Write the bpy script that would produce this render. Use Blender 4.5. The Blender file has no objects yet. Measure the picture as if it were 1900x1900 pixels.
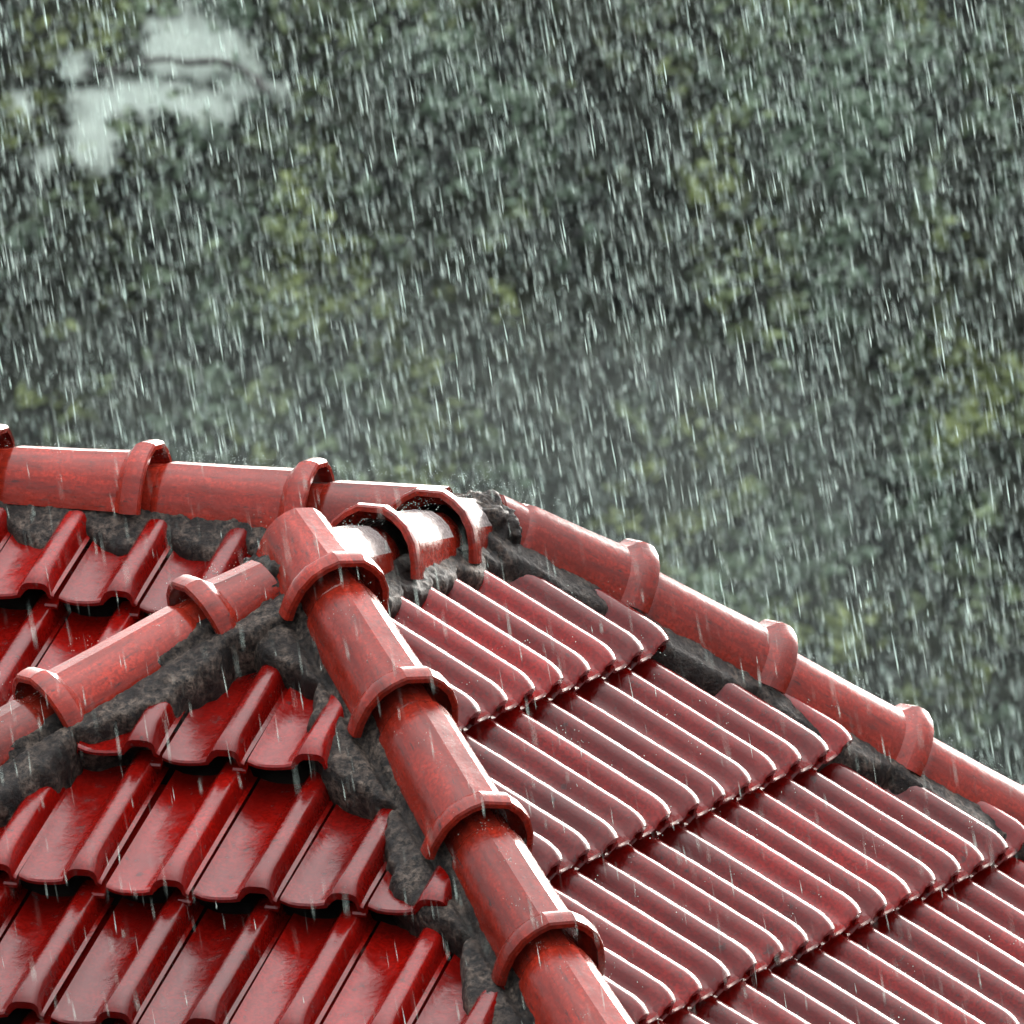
import bpy, bmesh, math, random
import numpy as np
from mathutils import Vector, Matrix, noise
random.seed(7); rng = np.random.default_rng(11)
sc = bpy.context.scene
COL = sc.collection
ZO = 6.0                                   # height of the gable apex above the yard

# ------------------------------------------------------------------ camera
yaw, pit, rol = -0.30996, 0.12162, 0.03643
C = Vector((9.8906, -29.3235, 3.8765 + ZO))
F = Vector((math.sin(yaw)*math.cos(pit), math.cos(yaw)*math.cos(pit), -math.sin(pit)))
Rt = Vector((math.cos(yaw), -math.sin(yaw), 0)); Up = Rt.cross(F)
cr, sr = math.cos(rol), math.sin(rol)
R2 = cr*Rt + sr*Up; U2 = -sr*Rt + cr*Up
FPX = math.exp(10.17088)                   # focal length in pixels of a 1900 px frame
cam_d = bpy.data.cameras.new('camera'); cam = bpy.data.objects.new('camera', cam_d); COL.objects.link(cam)
cam.matrix_world = Matrix(((R2.x, U2.x, -F.x, C.x), (R2.y, U2.y, -F.y, C.y), (R2.z, U2.z, -F.z, C.z), (0, 0, 0, 1)))
cam_d.sensor_width = 36; cam_d.lens = 36*FPX/1900; cam_d.clip_start = 1; cam_d.clip_end = 3000
cam_d.dof.use_dof = True; cam_d.dof.focus_distance = 31.2; cam_d.dof.aperture_fstop = 22
sc.camera = cam
sc.render.resolution_x = sc.render.resolution_y = 1024
sc.view_settings.view_transform = 'Standard'; sc.view_settings.look = 'None'
sc.view_settings.gamma = 1; sc.view_settings.use_curve_mapping = False
sc.view_settings.exposure = 0.9
try:
    sc.cycles.transparent_max_bounces = 24; sc.cycles.volume_bounces = 0
except Exception: pass

# ------------------------------------------------------------------ sky and veiled sun behind the hill
SUN_EL, SUN_AZ = math.radians(17), math.radians(0)      # azimuth measured from +Y towards +X
w = bpy.data.worlds.new('World'); sc.world = w; w.use_nodes = True
nt = w.node_tree; nt.nodes.clear()
sky = nt.nodes.new('ShaderNodeTexSky'); sky.sky_type = 'NISHITA'; sky.sun_disc = False
sky.sun_elevation = SUN_EL; sky.sun_rotation = SUN_AZ; sky.air_density = 1.0; sky.dust_density = 5; sky.ozone_density = 1
hs = nt.nodes.new('ShaderNodeHueSaturation'); hs.inputs['Saturation'].default_value = 0.30
bg = nt.nodes.new('ShaderNodeBackground'); bg.inputs['Strength'].default_value = 0.15
wo = nt.nodes.new('ShaderNodeOutputWorld')
# overcast deck: cloud that grows brighter towards the zenith, added to the sky
tcw = nt.nodes.new('ShaderNodeTexCoord'); sx = nt.nodes.new('ShaderNodeSeparateXYZ'); nt.links.new(tcw.outputs['Generated'], sx.inputs[0])
mp_ = nt.nodes.new('ShaderNodeMapRange'); mp_.inputs[1].default_value = 0; mp_.inputs[2].default_value = 1; mp_.inputs[3].default_value = .2; mp_.inputs[4].default_value = 14.0
pw = nt.nodes.new('ShaderNodeMath'); pw.operation = 'POWER'; pw.inputs[1].default_value = 3.0; pw.use_clamp = True; nt.links.new(sx.outputs['Z'], pw.inputs[0]); nt.links.new(pw.outputs[0], mp_.inputs[0]); cbw = nt.nodes.new('ShaderNodeCombineXYZ')
for i_ in range(3): nt.links.new(mp_.outputs[0], cbw.inputs[i_])
adw = nt.nodes.new('ShaderNodeVectorMath'); adw.operation = 'ADD'
nt.links.new(sky.outputs[0], hs.inputs['Color']); nt.links.new(hs.outputs[0], adw.inputs[0]); nt.links.new(cbw.outputs[0], adw.inputs[1]); nt.links.new(adw.outputs[0], bg.inputs[0]); nt.links.new(bg.outputs[0], wo.inputs[0])
sl = bpy.data.lights.new('sun', 'SUN'); sl.energy = 1.5; sl.angle = math.radians(38); sl.color = (1, .97, .92)
so = bpy.data.objects.new('sun', sl); COL.objects.link(so)
sd = Vector((math.sin(SUN_AZ)*math.cos(SUN_EL), math.cos(SUN_AZ)*math.cos(SUN_EL), math.sin(SUN_EL)))
so.rotation_euler = sd.to_track_quat('Z', 'Y').to_euler(); so.location = (0, 40, 60)

# ------------------------------------------------------------------ helpers
def tag(o, label=None, cat=None, group=None, kind=None):
    if label: o['label'] = label
    if cat: o['category'] = cat
    if group: o['group'] = group
    if kind: o['kind'] = kind
    return o
def link(name, me, parent=None, mw=None):
    o = bpy.data.objects.new(name, me); COL.objects.link(o)
    if parent: o.parent = parent
    if mw is not None: o.matrix_local = mw
    return o
def mesh_from(name, vs, fs, mat=None, smooth=False):
    me = bpy.data.meshes.new(name); me.from_pydata([tuple(v) for v in vs], [], fs); me.update()
    if mat: me.materials.append(mat)
    if smooth: me.polygons.foreach_set('use_smooth', [True]*len(me.polygons))
    return me
class N:
    def __init__(s, name):
        s.m = bpy.data.materials.new(name); s.m.use_nodes = True; s.t = s.m.node_tree
        s.b = s.t.nodes['Principled BSDF']; s.out = s.t.nodes['Material Output']
        s.tc = s.t.nodes.new('ShaderNodeTexCoord')
    def n(s, ty, **k):
        x = s.t.nodes.new(ty)
        for a, v in k.items():
            if a in x.inputs.keys(): x.inputs[a].default_value = v
            else: setattr(x, a, v)
        return x
    def l(s, a, b): s.t.links.new(a, b)
    def noise(s, scale, detail=4, rough=.55, vec=None):
        x = s.n('ShaderNodeTexNoise'); x.inputs['Scale'].default_value = scale; x.inputs['Detail'].default_value = detail; x.inputs['Roughness'].default_value = rough
        s.l(vec or s.tc.outputs['Object'], x.inputs['Vector']); return x.outputs['Fac']
    def ramp(s, fac, stops):
        r = s.n('ShaderNodeValToRGB'); e = r.color_ramp.elements
        while len(e) < len(stops): e.new(.5)
        for q, (p, c) in zip(e, stops): q.position = p; q.color = (c, c, c, 1) if isinstance(c, (int, float)) else (*c, 1)
        s.l(fac, r.inputs[0]); return r.outputs[0]
    def mix(s, fac, a, b, mode='MIX'):
        x = s.n('ShaderNodeMix', data_type='RGBA', blend_type=mode)
        for i, v in ((0, fac), (6, a), (7, b)):
            if hasattr(v, 'is_linked') or hasattr(v, 'links'): s.l(v, x.inputs[i])
            else: x.inputs[i].default_value = v if i == 0 else (*v, 1)
        return x.outputs[2]
    def bump(s, h, strength, dist):
        x = s.n('ShaderNodeBump'); x.inputs['Strength'].default_value = strength; x.inputs['Distance'].default_value = dist
        s.l(h, x.inputs['Height']); s.l(x.outputs[0], s.b.inputs['Normal']); return x

def glazed(name, base, alt, rough=.16, stain=.5, coat=1.0, streak=False):
    a = N(name)
    oi = a.n('ShaderNodeObjectInfo')
    av = a.n('ShaderNodeVectorMath', operation='ADD'); a.l(a.tc.outputs['Object'], av.inputs[0])
    cb = a.n('ShaderNodeCombineXYZ'); mu = a.n('ShaderNodeMath', operation='MULTIPLY'); mu.inputs[1].default_value = 37.
    a.l(oi.outputs['Random'], mu.inputs[0])
    for i in range(3): a.l(mu.outputs[0], cb.inputs[i])
    a.l(cb.outputs[0], av.inputs[1]); V = av.outputs[0]
    
    if streak:
        mp = a.n('ShaderNodeMapping'); mp.inputs['Scale'].default_value = (5.5, .9, 5.5); a.l(V, mp.inputs[0]); Vb = mp.outputs[0]
    else: Vb = V
    big = a.noise(7, 7, .68 if streak else .6, Vb); fine = a.noise(120, 3, .6, V); mid = a.noise(32, 5, .65, V)
    c = a.mix(a.ramp(big, [(.35, 0.), (.68, 1.)]), base, alt)
    c = a.mix(a.ramp(fine, [(.40, 0.), (.60, .85)]), c, tuple(x*.45 for x in base))
    v = a.n('ShaderNodeMapRange'); a.l(oi.outputs['Random'], v.inputs[0]); v.inputs[3].default_value = .62; v.inputs[4].default_value = 1.3
    vm = a.n('ShaderNodeVectorMath', operation='SCALE'); a.l(c, vm.inputs[0]); a.l(v.outputs[0], vm.inputs['Scale'])
    st = a.ramp(a.noise(24, 6, .7, Vb), [(.57, 0.), (.70, 1.)]) if streak else a.ramp(mid, [(.61, 0.), (.69, 1.)])
    stm = a.n('ShaderNodeMath', operation='MULTIPLY'); a.l(st, stm.inputs[0]); stm.inputs[1].default_value = stain
    c = a.mix(stm.outputs[0], vm.outputs[0], (.018, .016, .015))
    a.l(c, a.b.inputs['Base Color'])
    rr = a.n('ShaderNodeMapRange'); a.l(mid, rr.inputs[0]); rr.inputs[1].default_value = .3; rr.inputs[2].default_value = .75
    rr.inputs[3].default_value = rough*.7; rr.inputs[4].default_value = rough*3.0; a.l(rr.outputs[0], a.b.inputs['Roughness'])
    a.b.inputs['IOR'].default_value = 1.44; a.b.inputs['Coat Weight'].default_value = coat; a.b.inputs['Coat Roughness'].default_value = .08
    hh = a.n('ShaderNodeMath', operation='ADD'); a.l(fine, hh.inputs[0])
    m2 = a.n('ShaderNodeMath', operation='MULTIPLY'); a.l(mid, m2.inputs[0]); m2.inputs[1].default_value = 3.2; a.l(m2.outputs[0], hh.inputs[1])
    bp_ = a.bump(hh.outputs[0], .3, .0010); a.l(bp_.outputs[0], a.b.inputs['Coat Normal'])
    return a.m
M_TILE = glazed('glazed_clay', (.27, .0042, .0022), (.12, .0022, .0015), .11, .6, .05)
M_PALE = glazed('sky_glare_glazed_clay', (.62, .55, .53), (.46, .38, .36), .12, .5, .3, True)  # white sky reflection on the short ridge's caps, painted in as pale colour
M_CAP = glazed('worn_glazed_clay', (.42, .030, .014), (.10, .012, .008), .13, .9, .05, True)
a = N('wet_mortar'); n1 = a.noise(17, 9, .7); n2 = a.noise(75, 6, .7)
c = a.mix(a.ramp(n1, [(.42, 0.), (.66, 1.)]), (.020, .014, .012), (.22, .17, .135))
c = a.mix(a.ramp(n2, [(.40, 0.), (.62, 1.)]), (.010, .010, .010), c)
n3 = a.noise(4.5, 4, .6); c = a.mix(a.ramp(n3, [(.38, 0.), (.62, .8)]), c, (.020, .016, .015), 'MULTIPLY') if False else a.mix(a.ramp(n3, [(.46, 0.), (.64, .8)]), c, (.016, .013, .012))
a.l(c, a.b.inputs['Base Color']); a.b.inputs['Roughness'].default_value = .5; a.b.inputs['Specular IOR Level'].default_value = .22
hh = a.n('ShaderNodeMath', operation='ADD'); a.l(n1, hh.inputs[0]); a.l(n2, hh.inputs[1]); a.bump(hh.outputs[0], .8, .010)
M_MORT = a.m
a = N('roof_underlay'); a.b.inputs['Base Color'].default_value = (.012, .010, .010, 1); a.b.inputs['Roughness'].default_value = .9; a.b.inputs['Specular IOR Level'].default_value = .05
a.l(a.mix(a.ramp(a.noise(9), [(.4, 0.), (.7, 1.)]), (.010, .008, .008), (.03, .022, .02)), a.b.inputs['Base Color']); M_DECK = a.m
a = N('rendered_wall'); a.l(a.mix(a.ramp(a.noise(3), [(.3, 0.), (.7, 1.)]), (.42, .38, .32), (.5, .46, .4)), a.b.inputs['Base Color']); a.b.inputs['Roughness'].default_value = .8; M_WALL = a.m

# ------------------------------------------------------------------ roof geometry (plan axes = building axes, apex of the projecting gable at x=y=0)
W = 0.2; L = 0.41683; PB = 0.61827; PD = 0.65627; S = 1.2334
tB, tD = math.tan(PB), math.tan(PD); K = tD/tB
TILT = 0.079; HN = 0.105
house = bpy.data.objects.new('house', None); COL.objects.link(house); house.location = (0, 0, 0)
tag(house, 'house with a hipped roof of wet glossy red clay tiles and mortared ridge caps', 'house')

class Plane:
    """slope frame: ex along the eave (right when looking up-slope), ey up-slope, ez outward normal; o = a point of the nose-crest plane"""
    def __init__(s, o, ex, ey):
        s.o, s.ex, s.ey = Vector(o), Vector(ex).normalized(), Vector(ey).normalized(); s.ez = s.ex.cross(s.ey)
    def mat(s, p):
        m = Matrix.Identity(4)
        for i, v in enumerate((s.ex, s.ey, s.ez, Vector(p))):
            for j in range(3): m[j][i] = v[j]
        return m
    def on(s, x, y):                       # point of the plane over plan position x,y
        n = s.ez; z = s.o.z - (n.x*(x-s.o.x) + n.y*(y-s.o.y))/n.z
        return Vector((x, y, z))
cB, sB, cD, sD = math.cos(PB), math.sin(PB), math.cos(PD), math.sin(PD)
PLB = Plane((0, 0, ZO), (1, 0, 0), (0, cB, sB))
PLA = Plane((0, S, ZO), (1, 0, 0), (0, cB, sB))
PLD = Plane((0, 0, ZO), (0, 1, 0), (-cD, 0, sD))
PLF = Plane((0, 0, ZO), (0, -1, 0), (cD, 0, sD))
PLE = Plane((0, S, ZO), (-1, 0, 0), (0, -cB, sB))

# tile: rib crest at x=0 (right-hand side), pan to the left, nose tip at y=0
PROF = [(-.190, -.022), (-.160, -.022), (-.154, -.008), (-.150, .006), (-.144, .003), (-.132, -.003), (-.112, -.006), (-.088, -.005), (-.066, -.002), (-.050, .003),
        (-.042, .011), (-.037, .022), (-.032, .034), (-.026, .0445), (-.017, .0512), (-.001, .0528), (.013, .0518), (.021, .046), (.026, .033), (.029, .014), (.031, .006), (.040, .003)]
def tile_mesh():
    ys = [0, .005, .014, .026, .040, .055, .075, .25, L + .05]
    vs, fs = [], []; n = len(PROF)
    for lay in (0, 1):
        for y in ys:
            k = min(1, max(0, y/.066)); hk = .48 + .52*(1-(1-k)**2)**.62; wk = 1.14 - .14*k
            rnd = -.004 if y == 0 else 0
            for (x, z) in PROF:
                if z > .004 and x > -.06: zz = .006 + (z-.006)*hk; xx = x*wk if x < 0 else x*(1+.10*(1-k))
                else: xx, zz = x, z
                if x > .03: zz = z
                base = TILT*(1 - y/L)
                if lay: # underside
                    zz -= .012; xx = xx + (.006 if -.06 < x < -.02 else (-.007 if x > .02 else 0))
                yy = y + (.004 if z > .03 and y == 0 else 0)
                vs.append((xx, yy, zz + base + (0 if lay else rnd)))
    m = len(ys)
    def q(l, i, j): return l*m*n + i*n + j
    for i in range(m-1):
        for j in range(n-1):
            fs.append((q(0, i, j), q(0, i, j+1), q(0, i+1, j+1), q(0, i+1, j)))
            fs.append((q(1, i, j+1), q(1, i, j), q(1, i+1, j), q(1, i+1, j+1)))
    for j in range(n-1):
        fs.append((q(1, 0, j), q(1, 0, j+1), q(0, 0, j+1), q(0, 0, j)))
        fs.append((q(0, m-1, j), q(0, m-1, j+1), q(1, m-1, j+1), q(1, m-1, j)))
    for i in range(m-1):
        fs.append((q(0, i+1, 0), q(1, i+1, 0), q(1, i, 0), q(0, i, 0)))
        fs.append((q(0, i, n-1), q(1, i, n-1), q(1, i+1, n-1), q(0, i+1, n-1)))
    me = mesh_from('roof_tile', vs, fs, M_TILE, True)
    me.set_sharp_from_angle(angle=math.radians(40))
    return me
TILE = tile_mesh(); TAREA = sum(f.area for f in TILE.polygons)

def clip_mesh(me, mw, cuts):
    """cuts: list of (point, normal) in house space; the side the normal points to is removed"""
    bm = bmesh.new(); bm.from_mesh(me); inv = mw.inverted()
    for p, nn in cuts:
        pl = inv @ p; nl = (inv.to_3x3() @ nn).normalized()
        bmesh.ops.bisect_plane(bm, geom=bm.verts[:]+bm.edges[:]+bm.faces[:], plane_co=pl, plane_no=nl, clear_outer=True)
    if not bm.faces: bm.free(); return None
    r = bpy.data.meshes.new(me.name); bm.to_mesh(r); bm.free(); r.materials.clear(); r.materials.append(M_TILE)
    return r
def lay_tiles(pl, parent, x0, y0, irange, jrange, cuts, keep, least=.26):
    """x0,y0: plan position of the nose crest of tile (0,0)"""
    cnt = 0; n = 0
    for j in jrange:
        for i in irange:
            p = pl.on(x0, y0) + pl.ex*(i*W) - pl.ey*(j*L)
            if not keep(p): continue
            o = p - pl.ez*HN + Vector((random.gauss(0, .0012), random.gauss(0, .0012), random.gauss(0, .0026)))
            mw = pl.mat(o) @ Matrix.Rotation(random.gauss(0, .006), 4, 'Z') @ Matrix.Rotation(random.gauss(0, .005), 4, 'X') @ Matrix.Rotation(random.gauss(0, .013), 4, 'Y')
            me = TILE; cs = [mw @ Vector(c) for c in ((-.19, 0, .04), (.04, 0, .04), (-.19, L+.05, .04), (.04, L+.05, .04))]
            need = []; dead = False
            for (cp, cn) in cuts:
                ds = [(c-cp).dot(cn) for c in cs]
                if min(ds) > 0: dead = True
                if max(ds) > 0: need.append((cp, cn))
            if dead: continue
            if need: me = clip_mesh(TILE, mw, need)
            if me is None or sum(f.area for f in me.polygons) < least*TAREA: continue
            link('roof_tile', me, parent, mw); n += 1
    return n
def deck(name, pl, pts, label=None):
    off = -HN/abs(pl.ez.z) - .035
    top = [pl.on(x, y) + Vector((0, 0, off)) for x, y in pts]; bot = [v - pl.ez*.05 for v in top]; n = len(pts)
    fs = [tuple(range(n)), tuple(range(2*n-1, n-1, -1))] + [(i, i+n, (i+1) % n + n, (i+1) % n) for i in range(n)]
    me = mesh_from(name, top+bot, fs, M_DECK); bm = bmesh.new(); bm.from_mesh(me); bmesh.ops.recalc_face_normals(bm, faces=bm.faces); bm.to_mesh(me); bm.free()
    o = link(name, me, house)
    if label: o['label'] = label
    return o
EV = 2.6                                    # plan distance ridge - eave
sB_ = deck('roof_slope', PLB, [(0, 0), (-EV/K, -EV), (EV/K, -EV)], 'small front hip slope with broad wet tiles')
sA_ = deck('roof_slope', PLA, [(0, S), (-5, S), (-5, S-EV), (-EV/K, S-EV)], 'long slope below the main ridge')
sD_ = deck('roof_slope', PLD, [(0, 0), (EV/K, -EV), (EV/K, S+EV), (0, S)], 'large side slope of close set ribs')
sF_ = deck('roof_slope', PLF, [(0, 0), (0, S), (-EV/K, S-EV), (-EV/K, -EV)], 'narrow slope hidden behind the left hip')
sE_ = deck('roof_slope', PLE, [(0, S), (EV/K, S+EV), (-5, S+EV), (-5, S)], 'back slope')

V = Vector
def hipcut(p, d, side, inset):
    """vertical plane through p along plan direction d; side = +1 removes what lies left of d"""
    d = V((d[0], d[1], 0)).normalized(); nl = V((-d.y, d.x, 0))*side
    return (V((p[0], p[1], 0)) - nl*inset, nl)
P0, P1 = (0, S), (0, 0)
xb, yb, xd, yd = -0.16104, 0.54978, 0.44243, 1.18232
cutsB = [hipcut(P1, (1, -K), 1, .085), hipcut(P1, (-1, -K), -1, .095)]
nB = lay_tiles(PLB, sB_, xb, -yb, range(-5, 8), range(-2, 4), cutsB, lambda p: p.y > -1.95, .25)
cutsD = [hipcut(P1, (1, -K), -1, .035), hipcut(P0, (1, K), 1, .09), (V((.115, 0, 0)), V((-1, 0, 0)))]
nD = lay_tiles(PLD, sD_, xd, yd, range(-16, 10), range(-2, 5), cutsD, lambda p: p.x < 1.85 and -2.4 < p.y < 3.3)
cutsA = [hipcut(P0, (-1, -K), 1, .0), (V((0, S-.105, 0)), V((0, 1, 0)))]
nA = lay_tiles(PLA, sA_, -.918, .870, range(-6, 6), range(-2, 4), cutsA, lambda p: p.x > -2.3)
cutsF = [hipcut(P1, (-1, -K), 1, .03), hipcut(P0, (-1, -K), -1, .0), (V((-.11, 0, 0)), V((1, 0, 0)))]
nF = lay_tiles(PLF, sF_, -.45, .3, range(-12, 14), range(-2, 4), cutsF, lambda p: p.x > -1.8)
print('tiles', nB, nD, nA, nF)

# ------------------------------------------------------------------ ridge caps
def cap_mesh(length, collar=True, head=True, seed=0):
    base = [(-.092, -.050), (-.090, -.012), (-.082, .022), (-.066, .050), (-.046, .068), (-.024, .080), (-.0235, .0805), (.0235, .0805), (.024, .080),
            (.046, .068), (.066, .050), (.082, .022), (.090, -.012), (.092, -.050)]
    st = []                                   # (y, scale)
    if collar: st += [(0, 1.28), (.004, 1.34), (.018, 1.37), (.036, 1.36), (.048, 1.29), (.058, 1.13), (.068, 1.03)]
    else: st += [(0, 1.0), (.02, 1.0)]
    st += [(length*.5, .975), (length-.035, .94)]
    if head: st += [(length-.028, .925), (length-.020, .90), (length-.012, .845), (length+.055, .83)]
    else: st += [(length+.055, .92)]
    n = len(base); vs = []; fs = []
    for lay in (0, 1):
        for y, s_ in st:
            for x, z in base:
                r = s_ - (.13 if lay else 0)
                zz = z*r if z > -.04 else z
                vs.append((x*r, y, zz + (.012*(1-y/length)))) 
    m = len(st)
    def q(l, i, j): return l*m*n+i*n+j
    for i in range(m-1):
        for j in range(n-1):
            fs.append((q(0, i, j), q(0, i, j+1), q(0, i+1, j+1), q(0, i+1, j)))
            fs.append((q(1, i, j+1), q(1, i, j), q(1, i+1, j), q(1, i+1, j+1)))
    for j in range(n-1):
        fs.append((q(1, 0, j), q(1, 0, j+1), q(0, 0, j+1), q(0, 0, j)))
        fs.append((q(0, m-1, j), q(0, m-1, j+1), q(1, m-1, j+1), q(1, m-1, j)))
    for i in range(m-1):
        fs.append((q(0, i+1, 0), q(1, i+1, 0), q(1, i, 0), q(0, i, 0))); fs.append((q(0, i, n-1), q(1, i, n-1), q(1, i+1, n-1), q(0, i+1, n-1)))
    me = mesh_from('ridge_tile', vs, fs, M_CAP, True)
    bm = bmesh.new(); bm.from_mesh(me); bmesh.ops.recalc_face_normals(bm, faces=bm.faces); bm.to_mesh(me); bm.free()
    me.set_sharp_from_angle(angle=math.radians(26))
    return me
_cc = {}
def caps(origin, d, stations, hfun, lateral=0, pale_=False):
    """stations: distances along d of the collar (open) ends; caps run from a collar back towards the previous one"""
    d = V(d).normalized(); side = V((d.y, -d.x, 0)).normalized()
    O = V((origin[0], origin[1], ZO))
    for k, (s0, s1, col, head) in enumerate(stations):     # s0 = collar end, s1 = head end
        p0 = O + d*s0 + V((0, 0, hfun(s0))) + side*lateral; p1 = O + d*s1 + V((0, 0, hfun(s1)-.0)) + side*lateral
        ey = (p1-p0).normalized(); ex = ey.cross(V((0, 0, 1))).normalized(); ez = ex.cross(ey)
        L_ = round((p1-p0).length, 2); key = (L_, col, head, pale_)
        if key not in _cc:
            _cc[key] = cap_mesh(L_, col, head)
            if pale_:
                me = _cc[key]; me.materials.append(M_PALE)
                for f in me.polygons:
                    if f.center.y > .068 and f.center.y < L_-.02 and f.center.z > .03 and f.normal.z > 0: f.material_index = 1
        m = Matrix.Identity(4)
        for i, v in enumerate((ex, ey, ez, p0)):
            for j in range(3): m[j][i] = v[j]
        m = m @ Matrix.Rotation(random.gauss(0, .020), 4, 'Z') @ Matrix.Rotation(random.gauss(0, .035), 4, 'Y')
        o = link('ridge_tile', _cc[key], house, m)
        if pale_: o['label'] = 'ridge tile with white sky reflection painted on its upper face'
def li(pts):
    return lambda s: float(np.interp(s, [p[0] for p in pts], [p[1] for p in pts]))
caps(P1, (1, -K, -tD), [(.24, .025, 1, 0), (.675, .24, 1, 1), (1.135, .675, 1, 1), (1.565, 1.135, 1, 1), (2.0, 1.565, 1, 1), (2.44, 2.0, 1, 1)], li([(0, .008), (3, -.012)]), lateral=-.016)
caps(P0, (-1, 0, 0), [(.06, .362, 0, 1), (.362, .76, 1, 1), (.76, 1.14, 1, 1), (1.14, 1.54, 1, 1), (1.54, 1.94, 1, 1)], li([(0, -.095), (.36, -.08), (.76, -.065), (1.14, -.055), (2, -.05)]))
caps(P0, (1, K, -tD), [(.485, .11, 1, 1), (.91, .485, 1, 1), (1.335, .91, 1, 1), (1.74, 1.335, 1, 1), (2.16, 1.74, 1, 1)], li([(.1, -.045), (.5, -.03), (1.0, -.035), (1.4, -.05), (2, -.07)]))
caps(P1, (-1, -K, -tD), [(.274, .13, 1, 0), (.696, .274, 1, 1), (1.12, .696, 1, 1), (1.54, 1.12, 1, 1)], li([(0, -.055), (2, -.05)]))
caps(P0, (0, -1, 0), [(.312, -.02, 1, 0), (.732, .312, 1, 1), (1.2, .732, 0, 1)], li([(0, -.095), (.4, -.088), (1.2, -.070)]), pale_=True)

# ------------------------------------------------------------------ mortar beds
def mortar(pl, origin, d, s0, s1, width, lobe_w, lobe_amp, hi=.125, lo=.052, seed=0, q0=.0, ds=.007, lobe_phase=0., label=None):
    """lumpy bedding: a height field over the slope plane beside a ridge line; its lower edge hangs in lobes over the pans"""
    d = V(d).normalized(); O = V((origin[0], origin[1], ZO))
    eq = d.cross(pl.ez).normalized()
    mid = O + d*((s0+s1)/2) + eq*.3
    if eq.z > 0: eq = -eq
    ns = int((s1-s0)/ds); nq = 34; vs = []; fs = []
    for i in range(ns+1):
        s = s0 + (s1-s0)*i/ns
        e = width + lobe_amp*(abs(math.sin(math.pi*(s/lobe_w + lobe_phase)))**.8 - .5)*2*(1+.4*noise.noise(V((s*2.1, seed, 3)))) + .022*noise.noise(V((s*9, seed, 0))) + .010*noise.noise(V((s*31, seed, 5)))
        for k in range(nq+1):
            u = k/nq; q = q0 + (e-q0)*min(1, u/.93)
            P = O + d*s + eq*q
            g = min(1, (q/max(.05, e)))
            h = hi + (lo-hi)*g**.8
            na = min(1, .15 + (q/.13)**2); h -= .02*math.exp(-((q-.095)/.012)**2)
            h += .005*noise.noise(V((s*14, q*14, seed))) + na*.005*noise.noise(V((s*38, q*38, seed+9))) + na*.004*noise.noise(V((s*90, q*90, seed+2)))
            if u > .80: h -= (h+.03)*((u-.80)/.20)**2.6
            vs.append(P + pl.ez*(h - HN))
    for i in range(ns):
        for k in range(nq):
            a_ = i*(nq+1)+k; fs.append((a_, a_+1, a_+nq+2, a_+nq+1))
    # close the underside so the bed is a solid lump
    nb = len(vs); vs += [O + d*s0 + eq*q0 - pl.ez*(HN+.03), O + d*s1 + eq*q0 - pl.ez*(HN+.03)]
    fs.append(tuple([nb] + [k for k in range(nq, -1, -1)])); fs.append(tuple([nb+1] + [ns*(nq+1)+k for k in range(nq+1)]))
    fs.append(tuple([nb, nb+1] + [i*(nq+1) for i in range(ns, -1, -1)])); 
    me = mesh_from('mortar_bed', vs, fs, M_MORT, True)
    bm = bmesh.new(); bm.from_mesh(me); bmesh.ops.recalc_face_normals(bm, faces=bm.faces); bm.to_mesh(me); bm.free()
    o = link('mortar_bed', me, house)
    if label: o['label'] = label
    return o
dH2 = V((1, -K, -tD)); dH3 = V((-1, -K, -tD)); dH1 = V((1, K, -tD)); dR = V((-1, 0, 0)); dS = V((0, -1, 0))
mortar(PLB, P1, dH2, -.05, 2.4, .155, .47, .045, hi=.122, lo=.090, seed=1, lobe_phase=.1)
mortar(PLD, P1, dH2, -.05, 2.4, .125, .33, .02, seed=2)
mortar(PLB, P1, dH3, -.05, 1.8, .180, .42, .028, hi=.112, lo=.115, seed=3, lobe_phase=.3)
mortar(PLF, P1, dH3, -.05, 1.8, .12, .3, .02, seed=4)
mortar(PLD, P0, dH1, .0, 2.6, .200, .43, .03, hi=.105, lo=.085, seed=5)
mortar(PLE, P0, dH1, .0, 2.6, .12, .3, .02, hi=.04, lo=.02, seed=6)
mortar(PLA, P0, dR, -.02, 2.1, .215, .2, .030, hi=.092, lo=.058, seed=7, lobe_phase=.55)
mortar(PLE, P0, dR, -.02, 2.1, .12, .3, .02, hi=.0, lo=-.01, seed=8)
mortar(PLD, P0, dS, -.02, 1.15, .19, .2, .022, hi=.07, lo=.07, seed=9)
mortar(PLF, P0, dS, -.02, 1.15, .12, .2, .02, hi=.02, lo=.02, seed=10)
def lump(c, r, seed):
    bm = bmesh.new(); bmesh.ops.create_icosphere(bm, subdivisions=5, radius=1)
    for v in bm.verts:
        n_ = v.co.normalized(); k = .95 + .22*noise.noise(n_*2.2+V((seed, 0, 0))) + .10*noise.noise(n_*6+V((seed, 2, 0))) + .04*noise.noise(n_*17)
        v.co = V((n_.x*r[0], n_.y*r[1], n_.z*r[2]))*k + V(c)
    me = bpy.data.meshes.new('mortar_lump'); bm.to_mesh(me); bm.free(); me.materials.append(M_MORT)
    me.polygons.foreach_set('use_smooth', [True]*len(me.polygons)); return link('mortar_lump', me, house)
lump((.02, S-.01, ZO-.090), (.110, .09, .085), 1)
lump((-.02, .0, ZO-.10), (.10, .12, .10), 2)

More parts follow.
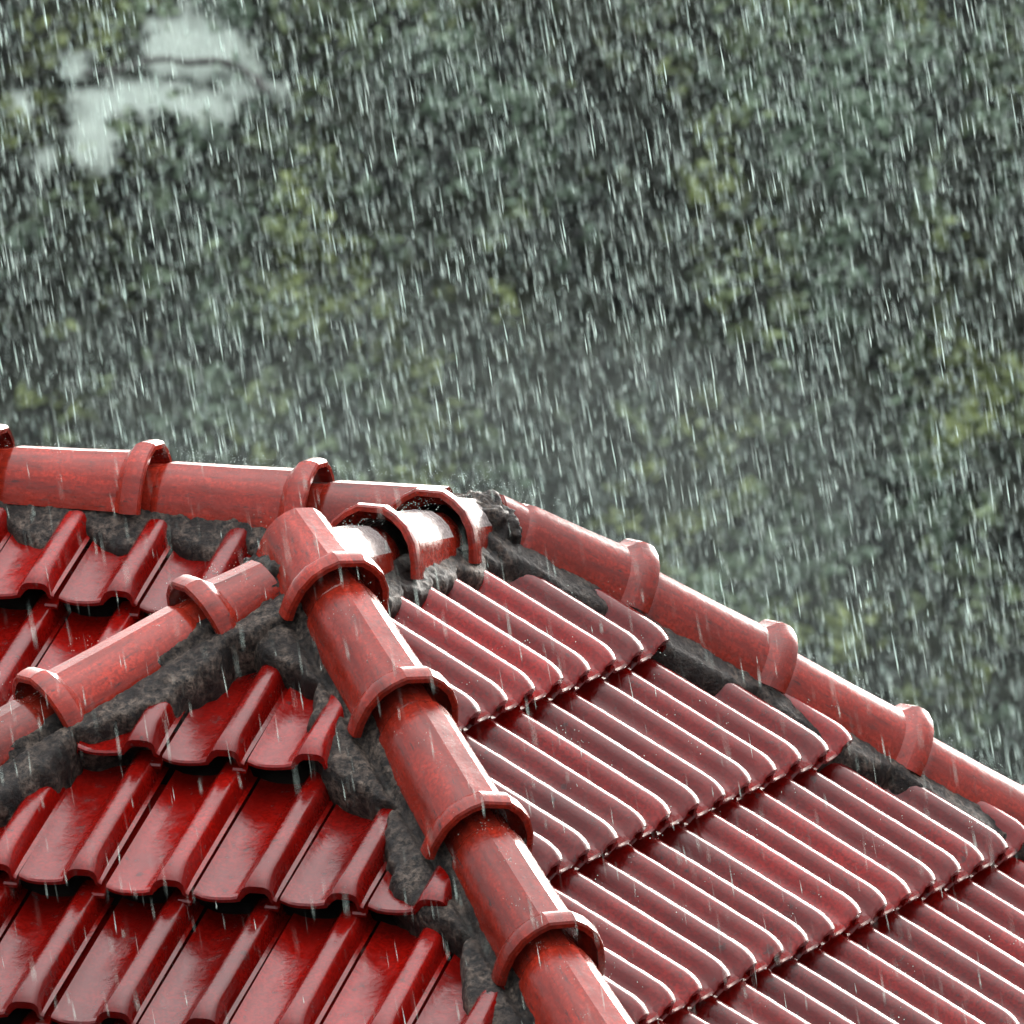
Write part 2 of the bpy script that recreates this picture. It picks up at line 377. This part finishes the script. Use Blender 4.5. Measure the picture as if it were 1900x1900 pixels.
# walls under the eaves
zw = ZO - EV/K*tD - .25
def wall_box(x0, y0, x1, y1):
    bm = bmesh.new(); r = bmesh.ops.create_cube(bm, size=1)
    for v in bm.verts: v.co = V((x0+(x1-x0)*(v.co.x+.5), y0+(y1-y0)*(v.co.y+.5), -.3+(zw+.3)*(v.co.z+.5)))
    me = bpy.data.meshes.new('wall'); bm.to_mesh(me); bm.free(); me.materials.append(M_WALL); link('wall', me, house)
wall_box(-EV/K+.45, -EV+.45, EV/K-.45, S+EV-.45)
wall_box(-4.6, S-EV+.45, -EV/K+.44, S+EV-.46)

# ------------------------------------------------------------------ terrain: yard, valley and the hillside opposite
Fh = V((F.x, F.y, 0)).normalized(); Rh = V((Rt.x, Rt.y, 0)).normalized()
SL = math.tan(math.radians(36)); D0 = 262.0
zc = C.z + F.z/math.hypot(F.x, F.y)*D0
def ground_z(d, u):
    hill = zc + SL*(d-D0)
    top = 32 + ZO + 6*noise.noise(V((u*.01, 1, 0)))
    near = -12*max(0, min(1, (d-45)/60)) - 34*max(0, min(1, (d-80)/120))
    z = max(near, hill); z = min(z, top + .02*(d-D0))
    if d > 215: z += 1.2*noise.noise(V((d*.05, u*.05, 0))) + .35*noise.noise(V((d*.22, u*.22, 4)))
    return z
def gp(d, u): 
    p = C + Fh*d + Rh*u; return V((p.x, p.y, ground_z(d, u)))
ds_ = list(np.arange(-60, 235, 9.8)) + list(np.arange(235, 296, .8)) + list(np.arange(296, 460, 8)) + [520, 700, 1000, 1500]
us_ = [-600, -300, -160, -90] + list(np.arange(-60, -22, 4)) + list(np.arange(-22, 22.1, .8)) + list(np.arange(26, 62, 4)) + [90, 160, 300, 600]
vs = [gp(float(d), float(u)) for d in ds_ for u in us_]; nu = len(us_)
fs = [(i*nu+j, i*nu+j+1, (i+1)*nu+j+1, (i+1)*nu+j) for i in range(len(ds_)-1) for j in range(nu-1)]
a = N('hillside_earth'); geo = a.n('ShaderNodeNewGeometry'); P_ = geo.outputs['Position']
c = a.mix(a.ramp(a.noise(.9, 8, .6, P_), [(.35, 0.), (.65, 1.)]), (.003, .004, .003), (.012, .015, .009))
at = a.n('ShaderNodeAttribute', attribute_name='pale')
c = a.mix(at.outputs['Fac'], c, a.mix(a.noise(3, 6, .6, P_), (.25, .30, .27), (.36, .42, .37)))
a.l(c, a.b.inputs['Base Color']); a.b.inputs['Roughness'].default_value = .9; a.b.inputs['Specular IOR Level'].default_value = .1
M_GROUND = a.m
me = mesh_from('hillside', vs, fs, M_GROUND, True)
def px_to_ground(x, y):
    dr = (F + R2*((x-950)/FPX) - U2*((y-950)/FPX)); lo, hi = 150., 400.
    for _ in range(40):
        m_ = (lo+hi)/2; p = C + dr*m_; r = p - C
        if p.z > ground_z(r.dot(Fh), r.dot(Rh)): lo = m_
        else: hi = m_
    p = C + dr*hi; r = p-C; return r.dot(Fh), r.dot(Rh)
# pale bare patches of the clearing: ellipses on the slope (centre, half-width across, half-length up-slope)
PALE = []
for (x, y, rx, ry) in [(350, 120, 85, 50), (390, 130, 60, 40), (215, 225, 80, 22), (170, 285, 45, 50), (300, 215, 90, 20), (380, 235, 45, 28), (125, 150, 40, 22), (440, 150, 40, 35), (460, 200, 50, 16),
                       (1760, 25, 40, 22), (40, 230, 25, 20), (75, 330, 30, 15), (1070, 60, 20, 10)]:
    d, u = px_to_ground(x, y); PALE.append((d, u, rx*D0/FPX, ry*D0/FPX/(math.sin(math.radians(36))+.1)))
def pale(d, u):
    r = 0
    for (pd, pu, ru, rd) in PALE:
        q = ((u-pu)/ru)**2 + ((d-pd)/rd)**2
        r = max(r, 1 - (q*.75 + .7*noise.noise(V((d*1.6, u*1.6, 7))) + .6*noise.noise(V((d*3.5, u*5, 3)))))
    return max(0, min(1, r*2.2))
# finer patch of ground carrying the pale clearing
at_ = me.attributes.new('pale', 'FLOAT', 'POINT')
at_.data.foreach_set('value', [0.0]*len(vs))
g = link('hillside', me); tag(g, kind='structure')
d0, u0 = px_to_ground(270, 210); q_d = np.arange(d0-6, d0+6, .16); q_u = np.arange(u0-4.6, u0+4.6, .12)
pv = []; keep = {}
for i, d in enumerate(q_d):
    for j, u in enumerate(q_u):
        pv.append(gp(float(d), float(u)) + V((0, 0, .35 + .10*noise.noise(V((d*2, u*2, 1))))))
pal = [pale(float(d), float(u)) for d in q_d for u in q_u]; nu2 = len(q_u)
pf = [(i*nu2+j, i*nu2+j+1, (i+1)*nu2+j+1, (i+1)*nu2+j) for i in range(len(q_d)-1) for j in range(nu2-1) if max(pal[i*nu2+j], pal[i*nu2+j+1], pal[(i+1)*nu2+j]) > 0]
pm = mesh_from('bare_ground', pv, pf, M_GROUND, True); x_ = pm.attributes.new('pale', 'FLOAT', 'POINT'); x_.data.foreach_set('value', [.35+.65*p for p in pal])
tag(link('bare_ground', pm), kind='structure')

# foliage of the wooded slope: leaf-sized faces gathered in clumps
NC = 9000
cd = rng.uniform(238, 292, NC); cu = rng.uniform(-17, 17, NC)
LV, LF_, TT = [], [], []
pts_all = []; tint_all = []
for k in range(NC):
    d, u = float(cd[k]), float(cu[k])
    pl_ = pale(d, u)
    if pl_ > .05 and random.random() < .50+.46*pl_: continue
    big = 1.1*noise.noise(V((d*.13, u*.26, 11))) + .5*noise.noise(V((d*.4, u*.9, 5))); r = random.uniform(.22, .55)*(1 + .5*big)
    base = gp(d, u) + V((0, 0, r*random.uniform(.5, 1.6)))
    n_ = 16
    v = rng.normal(size=(n_, 3)); v /= np.linalg.norm(v, axis=1)[:, None]; rad = rng.uniform(.5, 1.05, n_)[:, None]
    pts_all.append(np.array(base) + v*rad*np.array([r, r, r*.75])); 
    tone = .46 + .8*big + .009*(262-d) + random.gauss(0, .42); hue = noise.noise(V((d*.22, u*.4, 21)))*1.9 - .1 + random.gauss(0, .25)  # tone also rises down-slope: mist low on the hill painted into the leaves
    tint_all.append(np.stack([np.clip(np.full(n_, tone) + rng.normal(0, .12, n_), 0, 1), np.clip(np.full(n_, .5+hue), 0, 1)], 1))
PT = np.concatenate(pts_all); TI = np.concatenate(tint_all); n_l = len(PT)
ax = rng.normal(size=(n_l, 3)); ax /= np.linalg.norm(ax, axis=1)[:, None]; bx = rng.normal(size=(n_l, 3)); bx = np.cross(ax, bx); bx /= np.linalg.norm(bx, axis=1)[:, None]
sz = rng.uniform(.06, .15, n_l)[:, None]
Q = np.stack([PT-ax*sz*1.3, PT+bx*sz*.6, PT+ax*sz*1.3, PT-bx*sz*.6], 1).reshape(-1, 3)
fm = bpy.data.meshes.new('foliage'); fm.vertices.add(len(Q)); fm.vertices.foreach_set('co', Q.ravel())
fm.loops.add(len(Q)); fm.loops.foreach_set('vertex_index', np.arange(len(Q))); fm.polygons.add(n_l)
fm.polygons.foreach_set('loop_start', np.arange(n_l)*4); fm.polygons.foreach_set('loop_total', np.full(n_l, 4)); fm.update()
for nm, col in (('tone', 0), ('hue', 1)):
    x_ = fm.attributes.new(nm, 'FLOAT', 'FACE'); x_.data.foreach_set('value', TI[:, col])
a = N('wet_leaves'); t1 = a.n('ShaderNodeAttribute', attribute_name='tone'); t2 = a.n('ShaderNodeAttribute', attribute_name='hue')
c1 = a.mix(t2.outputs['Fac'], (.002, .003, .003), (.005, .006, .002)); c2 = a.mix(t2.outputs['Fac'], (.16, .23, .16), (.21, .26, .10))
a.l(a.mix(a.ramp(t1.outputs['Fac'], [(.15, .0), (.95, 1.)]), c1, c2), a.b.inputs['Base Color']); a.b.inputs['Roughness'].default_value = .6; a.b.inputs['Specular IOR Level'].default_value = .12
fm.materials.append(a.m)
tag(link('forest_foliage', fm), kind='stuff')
print('leaves', n_l)
# dark crooked trunk across the clearing
path = [px_to_ground(x, y) for x, y in [(150, 196), (215, 190), (270, 172), (310, 168), (345, 176), (400, 172), (440, 182), (470, 205), (500, 235)]]
cp = [gp(d, u) + V((0, 0, .62)) for d, u in path]; fine = []
for i in range(len(cp)-1):
    for k in range(4): fine.append(cp[i].lerp(cp[i+1], k/4))
fine.append(cp[-1]); vs = []; fs = []
for i, p in enumerate(fine):
    t_ = (fine[min(i+1, len(fine)-1)] - fine[max(i-1, 0)]).normalized(); s_ = t_.cross(V((0, 0, 1))).normalized(); u_ = s_.cross(t_)
    r = .045 + .055*i/len(fine)
    for k in range(8): an = k*math.pi/4; vs.append(p + (s_*math.cos(an) + u_*math.sin(an))*r*(1+.2*noise.noise(p*2)))
for i in range(len(fine)-1):
    for k in range(8): fs.append((i*8+k, i*8+(k+1) % 8, (i+1)*8+(k+1) % 8, (i+1)*8+k))
fs += [tuple(range(7, -1, -1)), tuple(range(len(vs)-8, len(vs)))]
a = N('dark_bark'); a.l(a.mix(a.noise(8, 5), (.012, .011, .010), (.035, .03, .026)), a.b.inputs['Base Color']); M_BARK = a.m
tag(link('fallen_trunk', mesh_from('fallen_trunk', vs, fs, M_BARK, True)), 'dark crooked fallen trunk lying across the pale bare clearing on the hillside', 'fallen trunk')

# ------------------------------------------------------------------ rain: thin falling drops, drawn out by their fall
def rain(name, n, dmin, dmax, power, rlo, rhi, llo, lhi, spread=2.0, fade=1.):
    d = dmin + (dmax-dmin)*rng.uniform(0, 1, n)**power
    hw = d*950/FPX
    u = rng.uniform(-1, 1, n)*hw*spread; v = rng.uniform(-1, 1, n)*hw*1.35
    P = np.array(C) + np.outer(d, np.array(F)) + np.outer(u, np.array(Rh)) + np.outer(v, np.array([0, 0, 1.]))
    fall = np.array(-V((0, 0, 1)) + Rh*.20)          # wind drives it to the right
    dirs = fall[None, :] + rng.normal(0, .025, (n, 3)); dirs /= np.linalg.norm(dirs, axis=1)[:, None]
    ln = (rng.uniform(llo, lhi, n)*rng.uniform(.5, 1, n))[:, None]; r = (rng.uniform(rlo, rhi, n))[:, None]
    a1 = np.cross(dirs, np.array(F)); a1 /= np.linalg.norm(a1, axis=1)[:, None]; a2 = np.cross(dirs, a1)
    rings = [P - dirs*ln*.5]
    for k in range(3):
        an = k*2*math.pi/3; rings.append(P + dirs*ln*.22 + (a1*math.cos(an)+a2*math.sin(an))*r)
    rings.append(P + dirs*ln*.5)
    Q = np.stack(rings, 1).reshape(-1, 3); b = (np.arange(n)*5)[:, None]
    tri = np.array([[0, 1, 2], [0, 2, 3], [0, 3, 1], [4, 2, 1], [4, 3, 2], [4, 1, 3]]).reshape(-1)
    T = (b + tri[None, :]).reshape(-1)
    me = bpy.data.meshes.new(name); me.vertices.add(len(Q)); me.vertices.foreach_set('co', Q.ravel())
    me.loops.add(len(T)); me.loops.foreach_set('vertex_index', T); nf = len(T)//3
    me.polygons.add(nf); me.polygons.foreach_set('loop_start', np.arange(nf)*3); me.polygons.foreach_set('loop_total', np.full(nf, 3)); me.update()
    x_ = me.attributes.new('dens', 'FLOAT', 'FACE'); x_.data.foreach_set('value', np.repeat(fade*rng.uniform(0, 1, n)**3.3, 6))
    me.materials.append(M_RAIN); return me
m = bpy.data.materials.new('rain_water'); m.use_nodes = True; t = m.node_tree; t.nodes.clear()
o_ = t.nodes.new('ShaderNodeOutputMaterial'); mx = t.nodes.new('ShaderNodeMixShader'); tr = t.nodes.new('ShaderNodeBsdfTransparent')
df = t.nodes.new('ShaderNodeBsdfDiffuse'); df.inputs[0].default_value = (.78, .93, .88, 1); tl = t.nodes.new('ShaderNodeBsdfTranslucent'); tl.inputs[0].default_value = (.78, .94, .89, 1)
m2 = t.nodes.new('ShaderNodeMixShader'); m2.inputs[0].default_value = .65
t.links.new(df.outputs[0], m2.inputs[1]); t.links.new(tl.outputs[0], m2.inputs[2])
at = t.nodes.new('ShaderNodeAttribute'); at.attribute_name = 'dens'; mr = t.nodes.new('ShaderNodeMapRange'); mr.inputs[3].default_value = .015; mr.inputs[4].default_value = .95
t.links.new(at.outputs['Fac'], mr.inputs[0]); t.links.new(mr.outputs[0], mx.inputs[0]); t.links.new(tr.outputs[0], mx.inputs[1]); t.links.new(m2.outputs[0], mx.inputs[2]); t.links.new(mx.outputs[0], o_.inputs[0])
M_RAIN = m
tag(link('rain_streaks', rain('rain_streaks', 4200, 18, 30.0, .8, .0006, .0011, .03, .09, fade=.45)), kind='stuff')
tag(link('rain_streaks', rain('rain_streaks', 190000, 34.5, 125, .9, .0008, .0021, .04, .145)), kind='stuff')

# splashes where the drops burst on caps and ribs
sp = []
def splash_line(A, B, n, up):
    for _ in range(n):
        t_ = random.random(); c_ = A.lerp(B, t_) + V((random.gauss(0, .03), random.gauss(0, .03), up))
        for _ in range(random.randint(2, 7)):
            h_ = abs(random.gauss(0, .010)); sp.append((c_ + V((random.gauss(0, .012), random.gauss(0, .012), h_)), random.uniform(.0003, .0009)))
def rp(o, d, s, h): return V((o[0], o[1], ZO)) + V(d).normalized()*s + V((0, 0, h))
splash_line(rp(P0, dR, 0, 0), rp(P0, dR, 2, 0), 170, .02); splash_line(rp(P0, dH1, 0, 0), rp(P0, dH1, 2.2, 0), 170, .04)
splash_line(rp(P1, dH2, 0, 0), rp(P1, dH2, 2.2, 0), 120, .075); splash_line(rp(P1, dH3, 0, 0), rp(P1, dH3, 1.6, 0), 90, .03); splash_line(rp(P0, dS, 0, 0), rp(P0, dS, 1.1, 0), 60, .0)
for _ in range(120):
    x_, y_ = random.uniform(.2, 1.6), random.uniform(-1.2, 2.4)
    if -x_*K < y_ < S + x_*K:
        b_ = PLD.on(x_, y_)
        for _ in range(4): sp.append((b_ + V((random.gauss(0, .012), random.gauss(0, .012), abs(random.gauss(0, .014)))), random.uniform(.0004, .0011)))
vs = []; fs = []
for c_, r_ in sp:
    b = len(vs); vs += [c_+V(q)*r_ for q in ((1, 0, 0), (-1, 0, 0), (0, 1, 0), (0, -1, 0), (0, 0, 1.5), (0, 0, -1.5))]
    fs += [(b+i, b+j, b+k) for i, j, k in ((0, 2, 4), (2, 1, 4), (1, 3, 4), (3, 0, 4), (2, 0, 5), (1, 2, 5), (3, 1, 5), (0, 3, 5))]
sm = mesh_from('rain_splashes', vs, fs, M_RAIN); x_ = sm.attributes.new('dens', 'FLOAT', 'FACE'); x_.data.foreach_set('value', [random.uniform(.5, 1.2) for q in sp for _ in range(8)])
tag(link('rain_splashes', sm), kind='stuff')
# bank of mist rising from the valley behind the roof
bm = bmesh.new(); bmesh.ops.create_icosphere(bm, subdivisions=4, radius=1)
mc = C + (F - U2*((1230-950)/FPX) + R2*((820-950)/FPX))*165
for v in bm.verts:
    n_ = v.co.normalized(); q = n_*(1+.35*noise.noise(n_*1.7+V((4, 1, 0)))); v.co = mc + Rh*q.x*7.5 + Fh*q.y*28 + V((0, 0, 1))*q.z*3.4
me = bpy.data.meshes.new('mist_bank'); bm.to_mesh(me); bm.free()
m = bpy.data.materials.new('mist'); m.use_nodes = True; t = m.node_tree; t.nodes.clear(); o_ = t.nodes.new('ShaderNodeOutputMaterial')
pv_ = t.nodes.new('ShaderNodeVolumePrincipled'); pv_.inputs['Color'].default_value = (.84, .95, .90, 1); pv_.inputs['Density'].default_value = .0014
t.links.new(pv_.outputs[0], o_.inputs['Volume']); me.materials.append(m); tag(link('mist_bank', me), kind='stuff')

# ------------------------------------------------------------------ haze of the downpour
bm = bmesh.new(); bmesh.ops.create_cube(bm, size=1)
for v in bm.verts: v.co = V((v.co.x*2600, v.co.y*3600, -60 + (v.co.z+.5)*150))
me = bpy.data.meshes.new('haze'); bm.to_mesh(me); bm.free()
m = bpy.data.materials.new('haze'); m.use_nodes = True; t = m.node_tree; t.nodes.clear(); o_ = t.nodes.new('ShaderNodeOutputMaterial')
pv_ = t.nodes.new('ShaderNodeVolumePrincipled'); pv_.inputs['Color'].default_value = (.86, .95, .92, 1); pv_.inputs['Density'].default_value = .00002
t.links.new(pv_.outputs[0], o_.inputs['Volume']); me.materials.append(m)
tag(link('haze', me), kind='stuff')
